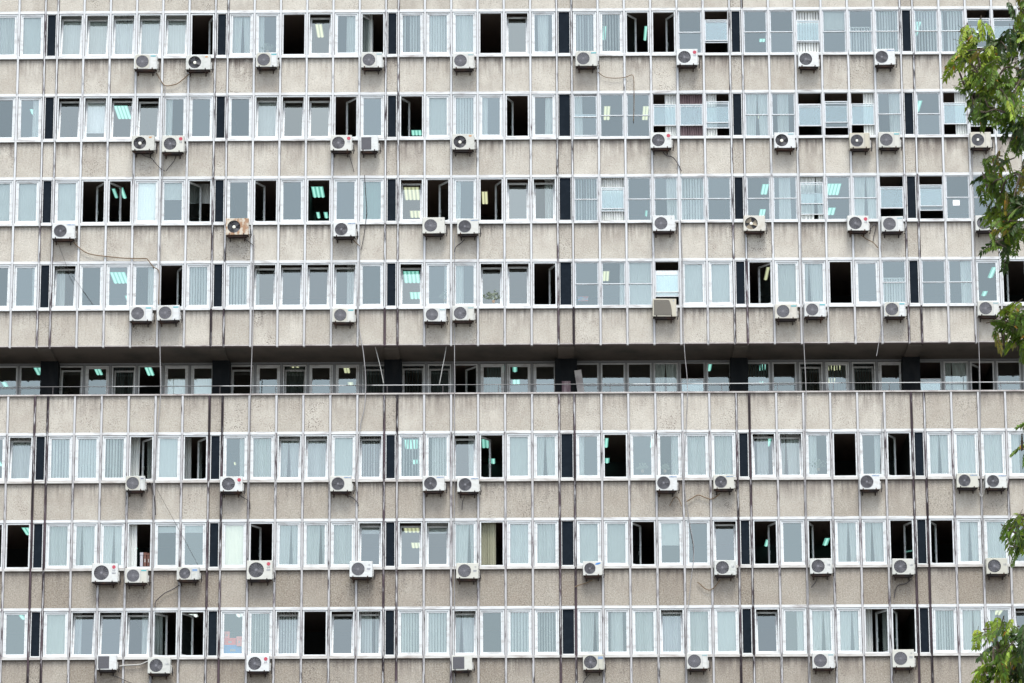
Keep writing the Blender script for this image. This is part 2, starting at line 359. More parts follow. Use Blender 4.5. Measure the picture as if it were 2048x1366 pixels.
def window(spec, cx, k, Y0, seed):
    kind, code = spec[0], spec[-1]
    zh = head(k) if k != REC else Z0-REC*H+.02
    loc = (cx, Y0, zh)
    if kind in 'sS':
        a = b = 0.0
        if kind == 'S': a, b = float(spec[1:4]), float(spec[4:7])
        w = link('sash_window', cached('sf', m_sframe), B, loc)
        up = T0-.014-OH*a-(OH/2+.012); lo = T1+.014+OH*b
        for z, y in ((up, .028), (lo, .058)):
            link('sash', cached('ss', m_ssash), w, (0, y, z)); link('pane', cached('sp', m_spane), w, (0, y, z))
        if kind == 'S' and a > .1:
            m = cached('hr', lambda: (lambda q: (q.box(-SSX, SSX, 0, .02, 0, .02), q.mesh('lift_rail', [ALU]))[1])(MB()))
            link('lift_rail', m, w, (0, .03, up+OH/2-.09))
        content(w, code, .13, seed); return
    nm = {'c': 'casement_window' if code in '0LRrlMHWq' else 'curtained_window', 't': 'tilted_window'}.get(kind, 'open_window')
    w = link(nm, cached('of', m_outer), B, loc)
    if kind == 'c':
        rz = math.radians(ru(-.12, .12))
        jx, jy = ru(-.004, .004), ru(-.35, .35); link('sash', cached('sa', m_sash), w, (jx, 0, SB), (0, math.radians(jy), 0)); link('pane', cached('pa', m_pane), w, (jx, 0, SB), (math.radians(ru(-.5, .5)), 0, rz))
        content(w, code, .135, seed)
    elif kind == 't':
        a = -math.radians(ru(9.5, 12.5))
        link('sash', cached('sa', m_sash), w, (0, .02, SB), (a, 0, 0)); link('pane', cached('pa', m_pane), w, (0, .02, SB), (a, 0, 0))
        content(w, code, .50, seed)
    elif kind in 'lr':
        ph = math.radians(ru(52, 72)); s = 1 if kind == 'l' else -1
        # hinge at x = -s*SX
        px = -s*SX; rz = s*ph
        off = Vector((px, .03, SB)) + Matrix.Rotation(rz, 3, 'Z') @ Vector((s*SX, 0, 0))
        link('sash', cached('sa', m_sash), w, off, (0, 0, rz)); link('pane', cached('pa', m_pane), w, off, (0, 0, rz))
        hp = off + Matrix.Rotation(rz, 3, 'Z') @ Vector((s*(SX-.03), 0, .62))
        link('handle', cached('ha', m_handle), w, hp, (0, 0, rz))
        content(w, code, .95 if code != 'L' else .55, seed)
    else:
        ph = math.radians(97)                                       # swung right back against the inner wall
        off = Vector((SX, .03, SB)) + Matrix.Rotation(-ph, 3, 'Z') @ Vector((-SX, 0, 0))
        link('sash', cached('sa', m_sash), w, off, (0, 0, -ph)); link('pane', cached('pa', m_pane), w, off, (0, 0, -ph))
        content(w, code, .22, seed)

sd = 0
for k in range(8):
    Y0 = RD if k == REC else 0.0
    for b in BAYS:
        if b[2] != 'W': continue
        spec = PLAN[k][b[3]].split(',')[b[4]-1]; sd += 1
        if spec == '-': continue
        window(spec, (b[0]+b[1])/2, k, Y0, sd)

# infill panels
for k in range(8):
    if k == REC: continue
    for b in BAYS:
        if b[2] != 'I': continue
        x0, x1 = b[0]+.055, b[1]-.055; m = MB(); q = .028 if b[1]-b[0] < .5 else .02
        z0, z1 = sill(k)+.062, head(k)-.056
        m.ring(x0, x1, z0, z1, q, .0, .06, 1, bb=.035); m.box(x0+q, x1-q, .03, .05, z0+.035, z1-q, 0)
        if k >= 5: m.box(x0+.05, x1-.05, .0, .02, sill(k)-.015, sill(k)+.02, 2)
        link('infill_panel', m.mesh('infill_panel', [DARKP, RAIL, GASK]), B)

# spandrel bands: concrete panels with open joints, one mesh per storey
ACU = []                                                           # filled below, needed for the damp stains
def acu(s):
    for ln in s.strip().split('\n'):
        p = ln.split(); ACU.append((int(p[0]), int(p[1]), int(p[2]), int(p[3]), p[4], int(p[5])))
acu('''268 108 316 147 W 0
372 110 423 148 F 0
512 105 557 143 W 0
722 104 767 144 W 0
906 106 951 146 W 0
1151 102 1197 141 W 0
1353 98 1398 139 L 0
1596 103 1640 142 N 0
1749 98 1793 139 S 0
264 271 311 310 F 1
324 271 370 313 L 1
661 270 706 310 L 1
721 272 759 311 Q 1
904 268 951 308 F 1
1301 265 1346 305 L 1
1548 265 1593 305 G 1
1699 266 1743 306 C 1
1757 264 1803 304 W 1
1940 264 1985 304 C 1
104 446 151 486 S 2
452 437 500 479 R 2
667 444 714 482 S 2
845 435 892 476 D 2
915 438 960 477 S 2
1305 431 1352 471 D 2
1487 431 1533 471 B 2
1694 431 1740 470 L 2
1763 433 1810 472 W 2
1951 431 1997 470 W 2
259 612 306 651 W 3
315 611 362 650 W 3
664 616 711 653 W 3
848 615 894 652 W 3
905 612 951 650 W 3
1305 597 1355 642 P 3
1550 608 1598 646 E 3
1608 605 1654 642 W 3
1768 604 1814 642 W 3
1955 602 2001 640 W 3
252 952 292 990 Y 5
440 953 487 992 L 5
660 952 706 992 S 5
846 952 892 991 S 5
914 954 960 993 S 5
1312 950 1357 990 S 5
1427 950 1471 987 S 5
1719 948 1763 988 S 5
1913 947 1959 984 S 5
1970 948 2016 985 S 5
184 1127 238 1173 M 6
250 1137 297 1175 W 6
354 1134 401 1169 K 6
494 1121 547 1168 M 6
699 1122 747 1163 T 6
912 1126 959 1166 T 6
1166 1123 1207 1160 O 6
1428 1120 1474 1159 J 6
1620 1117 1667 1157 J 6
1784 1117 1831 1158 J 6
1972 1116 2018 1157 J 6
194 1310 235 1349 Q 7
296 1315 343 1356 J 7
493 1311 541 1352 L 7
904 1311 947 1350 Q 7
1166 1309 1210 1349 K 7
1374 1307 1419 1347 W 7
1625 1306 1672 1346 W 7
1785 1299 1832 1344 T 7''')
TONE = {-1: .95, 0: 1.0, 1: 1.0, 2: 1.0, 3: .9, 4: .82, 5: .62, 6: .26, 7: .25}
rp = random.Random(21)
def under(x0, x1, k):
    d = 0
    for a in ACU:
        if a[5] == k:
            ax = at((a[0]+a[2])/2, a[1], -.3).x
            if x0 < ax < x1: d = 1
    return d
for k in range(-1, 8):
    m = MB()
    z1 = sill(k)-.062; z0 = head(k+1)+.058
    if k == REC: z1 = Z0-14.96-.05
    if k == REC-1: z0 = Z0-13.11+.04
    for b in BAYS:
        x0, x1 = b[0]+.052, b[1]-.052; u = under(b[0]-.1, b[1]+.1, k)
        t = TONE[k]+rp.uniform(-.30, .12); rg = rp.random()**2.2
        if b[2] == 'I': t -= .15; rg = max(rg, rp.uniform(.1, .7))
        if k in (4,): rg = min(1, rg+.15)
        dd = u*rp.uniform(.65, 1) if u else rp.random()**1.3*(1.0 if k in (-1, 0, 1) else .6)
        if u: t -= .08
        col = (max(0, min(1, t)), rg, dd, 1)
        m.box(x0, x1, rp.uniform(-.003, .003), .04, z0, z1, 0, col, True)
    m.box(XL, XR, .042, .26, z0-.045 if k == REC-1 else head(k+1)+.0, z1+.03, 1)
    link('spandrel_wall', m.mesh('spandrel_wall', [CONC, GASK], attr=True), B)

# rails above and below the windows
for k in range(8):
    if k == REC: continue
    for nm, z, h, y in (('head_rail', head(k), .052, -.018), ('sill_rail', sill(k), .050, -.085)):
        m = MB()
        for b in BAYS:
            j = rp.uniform(-.004, .004); m.box(b[0]+.040, b[1]-.040, y+j, .10, z-h+j, z+h+j, 0)
        link(nm, m.mesh(nm, [RAIL2 if (k >= 5 and nm == 'sill_rail') else RAIL]), B)
m = MB()
for b in BAYS: m.box(b[0]+.0425, b[1]-.0425, -.03, .05, Z0-13.11-.01, Z0-13.11+.03, 0)
link('slab_edge_trim', m.mesh('slab_edge_trim', [CAP]), B)
m = MB(); m.box(XL, XR, -.062, .30, Z0-14.96-.055, Z0-14.96, 0); link('parapet_coping', m.mesh('parapet_coping', [CAP]), B)

# mullions: the upper and the lower run of each
def seglist(top):
    out = []
    ks = range(-1, 4) if top else range(4, 8)
    for k in ks:
        if k not in (-1, REC): out.append((head(k), sill(k), k, 'w'))
        z0 = head(k+1) if k != 3 else Z0-13.11-.045; z1 = sill(k) if k != REC else Z0-14.96-.056
        out.append((z1, z0, k, 's'))
    return out
for i, x in enumerate(MX):
    inf = round(x, 3) in MX_INF
    hw = .038 if not inf else .029
    for top in (True, False):
        m = MB()
        for (za, zb, k, t) in seglist(top):
            if inf: d = {-1: .26, 0: .20, 1: .16, 2: .24, 3: .62 if t == 's' else .24, 4: .62, 5: .55, 6: .58, 7: .62}[k]+rp.uniform(-.30, .20)
            else: d = rp.uniform(0, .2) + (.10 if k >= 5 else -.08)
            g = {-1: .1, 0: .1, 1: .1, 2: .15, 3: .45 if t == 's' else .2, 4: .35, 5: .6, 6: .6, 7: .6}[k]
            if t == 's' and not inf and k < 3: g = 0
            m.box(x-hw, x+hw, -.048, .13, zb, za, 0, (max(0, d), g, 0, 1))
            m.box(x-hw-.008, x-hw, -.012, .05, zb+.001, za-.001, 1); m.box(x+hw, x+hw+.008, -.012, .05, zb+.001, za-.001, 1)
        link('mullion', m.mesh('mullion', [MULL, GASK], attr=True), B)

# inside: slabs, ceilings, partitions, back wall
for k in range(-1, 8):
    m = MB(); yb = 6.2
    zc = head(k)+.22; y0 = .262
    if k == REC: zc = Z0-13.11; y0 = RD+.15
    if k == -1: continue
    m.box(XL, XR, y0, yb, zc, zc+.30, 0)
    link('floor_slab', m.mesh('floor_slab', [CEIL]), B)
    m = MB(); zf = zc-2.9
    for i, b in enumerate(BAYS):
        if b[2] == 'I': m.box(b[0], b[1], y0+.03, yb, zf, zc, 0)
        elif b[4] == 4 and (k*3+ord(b[3])) % 2: m.box(b[0]-.04, b[0]+.04, y0+.25, yb, zf, zc, 0)
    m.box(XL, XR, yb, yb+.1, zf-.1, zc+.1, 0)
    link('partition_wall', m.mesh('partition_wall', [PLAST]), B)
m = MB(); m.box(XL-.3, XL, .1, 12, 0, Z0+6, 0); m.box(XR, XR+.3, .1, 12, 0, Z0+6, 0); m.box(XL, XR, .3, 12, 0, sill(7)-1.55, 0)
m.box(XL, XR, 7, 12, sill(7)-1.5, Z0+6, 0); m.box(XL, XR, .3, 7, head(-1)+.2, Z0+6, 0)
link('building_core', m.mesh('building_core', [CONC], attr=True), B)

# recessed gallery: soffit, floor, columns, handrail
zs = Z0-13.11
m = MB(); m.box(XL, XR, .262, RD+.15, zs, zs+.12, 0)
for b in BAYS:
    if b[2] == 'I': m.box(b[0]-.02, b[1]+.02, .262, RD, zs-.07, zs-.002, 0)
link('soffit', m.mesh('soffit', [SOFF]), B)
m = MB(); m.box(XL, XR, .262, RD+.15, zs-3.1, zs-2.9, 0); m.box(XL, XR, RD-.02, RD+.12, zs-2.9, Z0-REC*H-WH-.08, 0); link('gallery_floor', m.mesh('gallery_floor', [SOFF]), B)
for b in BAYS:
    if b[2] != 'I': continue
    m = MB(); cx = (b[0]+b[1])/2; w = .33 if b[3] != 'D' else .42
    m.box(cx-w, cx+w, RD-.65, RD+.1, zs-2.9, zs-.075, 0)
    if b[3] == 'D': m.box(cx-.16, cx+.17, RD-.67, RD-.652, zs-2.9, zs-.95, 1)
    link('column', m.mesh('column', [COLM, STAIN]), B)
m = MB()
for b in BAYS:
    if b[2] == 'W' : m.box(b[0]-.04, b[0]+.04, RD-.03, RD+.12, zs-2.9, zs-.05, 0)
m.box(XL, XR, RD-.02, RD+.12, zs-.05-.03, zs-.003, 0)
link('gallery_window_post', m.mesh('gallery_window_post', [mat('grey_gallery_frame', (.20, .21, .215), .5)]), B)
def rail_nodes(nt, b):
    k = ramp(nt, noise(nt, .35, 1, coords(nt)), .49, .52); nt.links.new(mix(nt, k, (.34, .35, .35), (.02, .022, .025)), b.inputs['Base Color'])  # pale and near-black stretches alternate along the rail
m = MB(); zr = at(1024, 768.5, 0).z
for i in range(60):
    xa = XL+(XR-XL)*i/60; xb = XL+(XR-XL)*(i+1)/60
    m.tube([(xa, .05, zr), (xb, .05, zr)], .016, 8)
i = 0; x = XL+.5
while x < XR: m.tube([(x, .05, zr), (x, .05, Z0-14.97)], .012, 5, 1); x += 2.07
link('handrail', m.mesh('handrail', [mat('two_tone_handrail', (.5, .5, .5), .4, nodes=rail_nodes), mat('rail_post_steel', (.08, .07, .07), .6)]), B)
m = MB(); zt = Z0-14.955
for (px, dx) in ((1163, .25), (1171, .3)): 
    p = at(px, 775, .9); m.box(p.x-.06, p.x+.06, .85, .92, zt-.1, zt+.75, 0)
o = thing('plank', 'pale narrow board leaning beside the stained column in the recessed gallery', 'board', (at(1167, 770, 1.2).x, 1.2, zs-2.9))
m = MB(); m.box(-.13, .13, 0, .04, 0, 2.35, 0); o2 = o; o.data if False else None
bpy.data.objects.remove(o); me = m.mesh('leaning_plank', [CAP])
o = thing('leaning_plank', 'pale board leaning beside the stained column in the recessed gallery', 'board', (at(1172, 770, 1.4).x, 1.4, zs-2.9), me=me); o.rotation_euler = (-.12, -.13, 0)

# ceiling lights seen through the windows: near and far edge read on the ceiling plane
LIGHTS = '''630 644 49 75 y 0;1206 1213 53 80 g 0;1289 1296 53 81 g 0;1519 1531 78 84 g 0;1830 1843 44 73 g 0;1956 1972 52 72 w 0
227 255 212 238 g 1;59 73 219 229 g 1;1208 1221 213 240 y 1;1286 1298 213 240 y 1;1520 1532 211 237 y 1;1836 1845 202 224 g 1;822 843 261 271 g 1
223 230 378 396 g 2;238 246 376 397 g 2;622 646 374 395 g 2;632 639 425 440 g 2;647 655 425 440 g 2;807 838 375 400 y 2;819 842 422 437 y 2;963 975 384 408 y 2;1406 1416 370 391 g 2;1525 1538 369 389 g 2;1520 1532 419 432 g 2;1655 1683 368 390 g 2;1657 1672 416 430 g 2;1290 1300 430 436 g 2
219 250 545 567 g 3;249 275 592 612 g 3;806 838 543 566 g 3;819 842 585 607 g 3;1206 1219 543 562 y 3;1984 1994 535 556 g 3;1966 1976 583 597 g 3;1533 1540 535 560 y 3
64 80 731 750 g 4;185 198 732 750 g 4;287 301 731 751 g 4;580 598 728 746 y 4;685 697 728 746 y 4;598 613 763 780 y 4;695 706 765 779 y 4;1001 1010 726 743 g 4;1025 1034 726 744 g 4;1025 1040 760 780 g 4;1418 1425 723 742 g 4;1522 1535 722 741 g 4;1519 1530 763 776 g 4;1660 1686 725 741 y 4;8 18 775 787 g 4;1657 1672 757 775 y 4
464 471 925 940 y 5;808 840 880 898 g 5;823 840 920 933 g 5;963 978 879 896 g 5;977 990 918 936 g 5;1210 1217 877 895 g 5;1210 1219 917 934 g 5;1302 1307 878 895 g 5;1535 1544 876 893 g 5;1967 1976 918 935 g 5;1812 1818 916 931 y 5;3 9 937 947 g 5
43 58 1056 1070 g 6;263 272 1092 1104 g 6;807 838 1054 1065 y 6;822 842 1086 1100 y 6;1532 1540 1080 1093 g 6;1650 1660 1077 1091 g 6;1817 1823 1077 1091 g 6
377 394 1229 1234 w 7;471 498 1227 1234 w 7;1822 1829 1250 1258 g 7;1994 2009 1217 1230 y 7;37 46 1231 1239 g 7'''
for ln in LIGHTS.replace('\n', ';').split(';'):
    x0, x1, y0, y1, c, k = ln.split(); x0, x1, y0, y1, k = float(x0), float(x1), float(y0), float(y1), int(k)
    zc = (head(k)+.22 if k != REC else Z0-13.11)-.07
    p = atz((x0+x1)/2, y0, zc); q = atz((x0+x1)/2, y1, zc)
    ya, yb = p.y, min(q.y, 6.1)
    if ya < (.45 if k != REC else RD+.4): ya = .45 if k != REC else RD+.4
    if yb-ya < .3: yb = ya+.5
    if yb > 6.1: yb = 6.1; ya = min(ya, 5.3)
    w = (x1-x0)/53.3; n = max(1, round(w/.15)); m = MB()
    m.box(-w/2-.02, w/2+.02, 0, yb-ya, .02, .07, 1); m.box(-w/2, w/2, .01, yb-ya-.01, .012, .0195, 2)
    for i in range(n):
        cx = -w/2+w*(i+.5)/n; m.box(cx-.035, cx+.035, .03, yb-ya-.03, -.012, .010, 0)
    link('ceiling_light', m.mesh('ceiling_light', [LG_[c], CEIL, FIXT[c]]), B, (p.x, ya, zc))

# ------------------------------------------------------------------ air conditioner outdoor units
def pnt(name, c1, c2, amt, sc=(6, 6, 6), lo=.45, hi=.75, rough=.45):
    def f(nt, b):
        dirty(c1, c2, amt, sc, lo, hi)(nt, b)
        l = b.inputs['Base Color'].links[0].from_socket; oi = nt.nodes.new('ShaderNodeObjectInfo')
        nt.links.new(mix(nt, mth(nt, 'MULTIPLY', mth(nt, 'POWER', oi.outputs['Random'], 2.0), .8), l, (c1[0]*.80, c1[1]*.75, c1[2]*.62)), b.inputs['Base Color'])
    return mat(name, c1, rough, nodes=f)
AW = pnt('white_unit_enamel', (.50, .52, .515), (.34, .32, .29), .6, (5, 5, 9)); AB = pnt('cream_unit_enamel', (.44, .43, .38), (.33, .29, .23), .7)
AG = pnt('greyed_unit_enamel', (.45, .46, .44), (.26, .29, .25), .7, (7, 7, 12)); AR = pnt('rusted_unit_enamel', (.46, .42, .35), (.21, .075, .018), 1.0, (5, 5, 4), .44, .56)
APAN = pnt('grey_grille_panel', (.44, .45, .43), (.34, .33, .31), .5)
WELL = mat('fan_well_dark', (.045, .045, .05), .7); GRIL = mat('grille_wire', (.15, .15, .165), .5); GRIL2 = mat('dark_grille_wire', (.06, .06, .065), .5)
BLAD = mat('fan_blade', (.05, .05, .055), .5); BLB = mat('faded_tan_fan_blade', (.30, .25, .17), .6); HUBW = mat('pale_fan_hub', (.7, .7, .6), .5)
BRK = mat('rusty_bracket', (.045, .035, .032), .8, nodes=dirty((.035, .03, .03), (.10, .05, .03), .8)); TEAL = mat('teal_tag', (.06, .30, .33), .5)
RED = mat('red_badge', (.36, .02, .045), .4); INK = mat('grey_lettering', (.14, .15, .19), .5); BLU = mat('blue_lettering', (.10, .22, .42), .5); ORG = mat('orange_tag', (.42, .20, .07), .5)
OVB = mat('blue_oval_emblem', (.03, .16, .42), .4); VLV = mat('valve_cover', (.42, .42, .40), .5, nodes=dirty((.40, .40, .38), (.12, .10, .09), .9, (9, 9, 9))); LAG = mat('pipe_lagging', (.06, .055, .055), .9)
def textmesh(s, size, mt):
    key = ('txt', s, round(size, 3), mt.name)
    if key in CACHE: return CACHE[key]
    c = bpy.data.curves.new('lettering', 'FONT'); c.body = s; c.size = size; c.align_x = 'CENTER'; c.align_y = 'CENTER'; c.extrude = .001; c.offset = size*.012
    o = bpy.data.objects.new('tmp', c); COL.objects.link(o); dg = bpy.context.evaluated_depsgraph_get(); dg.update()
    me = bpy.data.meshes.new_from_object(o.evaluated_get(dg)); me.name = 'lettering'; me.materials.clear(); me.materials.append(mt)
    bpy.data.objects.remove(o); CACHE[key] = me; return me
def casing_mesh(w, h, d, cx, cz, r, mt, round_fan=True):
    m = MB()
    n = 32
    e = .012
    m.box(0, w, -d+e, 0, 0, h, 0)
    if not round_fan: m.box(e, w-e, -d, -d+e, e, h-e, 0); return m
    m.f.pop(0+len(m.f)-6); m.m.pop(0); m.c.pop(0); m.uv.pop(0)      # open the front for the fan well
    ang = [6.28318*j/n for j in range(n)]
    def rect(a):
        c, s = math.cos(a), math.sin(a); ts = []
        if c > 1e-6: ts.append((w-cx)/c)
        if c < -1e-6: ts.append(-cx/c)
        if s > 1e-6: ts.append((h-cz)/s)
        if s < -1e-6: ts.append(-cz/s)
        t = min(ts); return (cx+c*t, cz+s*t)
    corn = [math.atan2(z-cz, x-cx) % 6.28318 for x, z in ((0, 0), (w, 0), (w, h), (0, h))]
    A = sorted(ang+corn)
    for a, b in zip(A, A[1:]+[A[0]+6.28318]):
        ra, rb = rect(a), rect(b)
        ca, cb = (cx+r*math.cos(a), cz+r*math.sin(a)), (cx+r*math.cos(b), cz+r*math.sin(b))
        def ins(p): return (min(max(p[0], e), w-e), min(max(p[1], e), h-e))
        ia, ib = ins(ra), ins(rb)
        m.quad((ca[0], -d, ca[1]), (ia[0], -d, ia[1]), (ib[0], -d, ib[1]), (cb[0], -d, cb[1]), 0)
        m.quad((ia[0], -d, ia[1]), (ra[0], -d+e, ra[1]), (rb[0], -d+e, rb[1]), (ib[0], -d, ib[1]), 0)
        m.quad((ca[0], -d, ca[1]), (cb[0], -d, cb[1]), (cb[0], -d+.13, cb[1]), (ca[0], -d+.13, ca[1]), 1)
        m.poly([(ca[0], -d+.13, ca[1]), (cb[0], -d+.13, cb[1]), (cx, -d+.13, cz)], 1)
    return m
def grille_mesh(r, d, kind):
    m = MB(); y = -d-.006; t = .0035
    if kind == 'wire' or kind == 'bars':
        for q in [r*(.16+.12*i) for i in range(8)]:
            if q < r: m.disc(0, 0, q+t, y, 24, 0, q-t)
        for j in range(8):
            a = math.pi*j/8; c, s = math.cos(a), math.sin(a)
            m.quad((-c*r+s*t, y-.003, -s*r-c*t), (c*r+s*t, y-.003, s*r-c*t), (c*r-s*t, y-.003, s*r+c*t), (-c*r-s*t, y-.003, -s*r+c*t))
        if kind == 'bars':
            i = -r+.02
            while i < r:
                L = math.sqrt(max(0, r*r-i*i)); m.box(i-.004, i+.004, y-.006, y-.002, -L, L); i += .028
    elif kind == 'hbars':
        i = -r+.02
        while i < r:
            L = math.sqrt(max(0, r*r-i*i)); m.box(-L, L, y-.006, y-.002, i-.004, i+.004); i += .03
        m.disc(0, 0, r, y, 28, 0, r-.012)
    elif kind == 'open':
        for q in (r*.5, r*.8): m.disc(0, 0, q+t*.7, y, 24, 0, q-t*.7)
        for j in range(6):
            a = math.pi*j/6; c, s = math.cos(a), math.sin(a); t2 = .0025
            m.quad((-c*r+s*t2, y-.003, -s*r-c*t2), (c*r+s*t2, y-.003, s*r-c*t2), (c*r-s*t2, y-.003, s*r+c*t2), (-c*r-s*t2, y-.003, -s*r+c*t2))
    m.disc(0, 0, r*.14, y-.005, 12, 0)
    return m
def fan_mesh(r, d):
    m = MB()
    for j in range(3):
        a0 = 2.0944*j; pr = None
        for i in range(8):
            a = a0+1.3*i/7; y = -d+.05+.04*i/7
            q = ((.25*r*math.cos(a), y, .25*r*math.sin(a)), (.93*r*math.cos(a+.25), y, .93*r*math.sin(a+.25)))
            if pr: m.quad(pr[0], pr[1], q[1], q[0], 0)
            pr = q
    m.disc(0, 0, r*.26, -d+.045, 14, 1)
    return m
STY = {  # casing, grille kind, panel, phrase, hub visible
 'W': (AW, 'bars', True, 'white unit, grey grille panel and small teal tag'), 'F': (AG, 'open', False, 'greyed unit with open black fan and pale hub'),
 'L': (AW, 'wire', False, 'white unit with red badge above grey letters'), 'N': (AW, 'wire', False, 'plain white outdoor unit with unmarked front'),
 'S': (AW, 'hbars', False, 'white unit with thin blue lettering at one corner'), 'G': (AW, 'open', False, 'white unit with spoked grille and white fan centre'),
 'C': (AB, 'hbars', True, 'cream unit with square white boss on its grille'), 'Q': (AW, 'louver', False, 'white outdoor unit with square dark louvred grille'),
 'R': (AR, 'open', False, 'rusty brown outdoor unit with open black fan'), 'D': (AW, 'bars', False, 'white outdoor unit with dark grille and small grey mark'),
 'B': (AB, 'open', False, 'cream outdoor unit with faded tan fan blades'), 'P': (AB, 'curve', False, 'cream outdoor unit with curved louvred grille'),
 'E': (AB, 'bars', True, 'cream unit with wide square grille panel'), 'Y': (AG, 'bars', True, 'small worn outdoor unit with brownish grille'),
 'M': (AW, 'wire', False, 'large white unit with red badge and dark lettering'), 'K': (AG, 'wire', True, 'worn white outdoor unit with blue striped tag'),
 'T': (AW, 'bars', False, 'white outdoor unit with small grey text block'), 'O': (AW, 'hbars', False, 'white outdoor unit with slanted blue oval emblem'),
 'J': (AG, 'wire', False, 'off-white outdoor unit with small grey letters')}
ROWN = {0: 'top', 1: 'second', 2: 'third', 3: 'fourth', 5: 'fifth', 6: 'sixth', 7: 'bottom'}
ORD = ['first', 'second', 'third', 'fourth', 'fifth', 'sixth', 'seventh', 'eighth', 'ninth', 'tenth', 'eleventh']
cnt = {}
def brk_mesh():
    m = MB(); m.box(-.018, .018, -.40, .06, -.03, 0, 0); m.box(-.018, .018, .03, .06, -.16, -.03, 0)
    m.quad((-.014, .03, -.15), (.014, .03, -.15), (.014, -.34, -.03), (-.014, -.34, -.03), 0); m.box(-.02, .02, -.42, -.40, -.03, .03, 0)
    return m.mesh('bracket', [BRK])
for (x0, y0, x1, y1, st, k) in ACU:
    cmt, gk, panel, phrase = STY[st]
    n = cnt.get(k, 0); cnt[k] = n+1
    D = .29; YB = -.10; YF = YB-D
    a = at(x0, y0, YF); b2 = at(x1-2.5, y1-9.5, YF)
    w, h = round(b2.x-a.x, 3), round(a.z-b2.z, 3)
    lab = f'{phrase}, {ORD[n]} from left in {ROWN[k]} row'
    root = thing('outdoor_unit', lab, 'air conditioner', (a.x, YB, b2.z), 'air conditioner outdoor units hung below the windows')
    root.rotation_euler = (0, math.radians(ru(-.7, .7)), math.radians(ru(-2, 2)))
    r = min(h*.43, .24) if st not in 'O' else h*.40; cx = w*.36 if st not in 'LMDJT' else w*.335+.03; cz = h*.5
    if st == 'M': r = h*.40
    ms = [cmt, WELL]
    if gk in ('louver', 'curve'):
        link('casing', casing_mesh(w, h, D, cx, cz, r, cmt, False).mesh('casing', ms), root)
        m = MB(); gx1 = w*.62; m.box(.04, gx1, -D-.004, -D-.001, .05, h-.05, 1)
        zz = .065
        while zz < h-.06:
            xe = gx1-.01 if gk == 'louver' else w*(.60+.22*math.sqrt(max(0, 1-(zz/h)**2)))
            m.box(.05, xe, -D-.018, -D-.006, zz, zz+.012, 0); zz += .028
        if gk == 'curve':
            prev = None
            for i in range(12):
                z = .05+(h-.1)*i/11; xe = w*(.60+.22*math.sqrt(max(0, 1-(z/h)**2)))
                if prev: m.quad((gx1-.01, -D-.003, prev[1]), (prev[0], -D-.003, prev[1]), (xe, -D-.003, z), (gx1-.01, -D-.003, z), 1)
                prev = (xe, z)
        link('grille', m.mesh('grille', [GRIL if gk == 'louver' else mat('tan_louver', (.24, .22, .18), .6), WELL]), root)
    else:
        mm = casing_mesh(w, h, D, cx, cz, r, cmt)
        link('casing', mm.mesh('casing', ms), root)
        if panel:
            m = MB(); hw = r+.028
            xl, xr_, zl, zh_ = max(.012, cx-hw), cx+hw, max(.012, cz-hw), min(h-.012, cz+hw); q = 28
            for j in range(q):
                t0, t1 = 6.28318*j/q, 6.28318*(j+1)/q
                def rc(t):
                    c, s = math.cos(t), math.sin(t); u = min((xr_-cx)/abs(c) if abs(c) > 1e-5 else 9, (zh_-cz)/abs(s) if abs(s) > 1e-5 else 9); return (cx+c*u, cz+s*u)
                p, o_ = rc(t0), rc(t1)
                m.quad((cx+r*math.cos(t0), -D-.004, cz+r*math.sin(t0)), (p[0], -D-.004, p[1]), (o_[0], -D-.004, o_[1]), (cx+r*math.cos(t1), -D-.004, cz+r*math.sin(t1)))
            link('grille_panel', m.mesh('grille_panel', [APAN if st != 'C' and st != 'E' else AB]), root)
            m = MB(); m.box(xr_+.02, xr_+.026, -D-.003, -D-.0005, .03, h-.03, 0); m.box(w-.035, w-.03, -D-.003, -D-.0005, .03, h-.03, 0); link('panel_joint', m.mesh('panel_joint', [INK]), root)
        fm = {'F': [BLAD, HUBW], 'R': [BLAD, HUBW], 'G': [BLAD, HUBW], 'B': [BLB, HUBW]}.get(st, [BLAD, BLAD])
        fo = link('fan', fan_mesh(r, D).mesh('fan', fm), root, (cx, 0, cz)); fo.rotation_euler = (0, ru(0, 2), 0)
        gm = MB(); g = grille_mesh(r, D, gk)
        go = link('grille', g.mesh('grille', [GRIL2 if gk == 'open' else GRIL]), root, (cx, 0, cz))
        if gk in ('open',) or st == 'C':
            m = MB()
            if st == 'C': m.box(-.04, .04, -D-.022, -D-.012, -.04, .04)
            else: m.disc(0, 0, .045, -D-.014, 14)
            link('hub_cap', m.mesh('hub_cap', [HUBW]), root, (cx, 0, cz))
    # valve cover, pipes and brackets
    m = MB(); m.box(w, w+.045, -D+.10, -.05, .05, h*.55, 0); m.tube([(w+.06, -.13, h*.42), (w+.075, -.12, h*.2), (w+.06, -.05, -.06)], .018, 6, 1); m.tube([(w+.05, -.10, h*.3), (w+.09, -.08, h*.1), (w+.05, .02, -.02)], .014, 6, 1)
    link('valve_cover', m.mesh('valve_cover', [VLV, LAG]), root)
    for bx in (w*.16, w*.80): link('bracket', cached('brk', brk_mesh), root, (bx, .04, 0))
    m = MB(); m.box(.02, w-.02, -D+.03, -.01, -.016, -.001, 0); m.box(w*.10, w*.90, -D+.06, -D+.10, -.07, -.017, 0); m.box(w*.10, w*.90, -.06, -.02, -.07, -.017, 0); link('pan_and_shade_bars', m.mesh('pan_and_shade_bars', [BRK]), root)  # base pan, plus dark bars added to read as shade under the unit
    yf = -D-.003
    def tag(name, xa, xb, za, zb, mt, y=yf):
        m = MB(); m.box(xa, xb, y-.002, y+.002, za, zb, 0); link(name, m.mesh(name, [mt]), root)
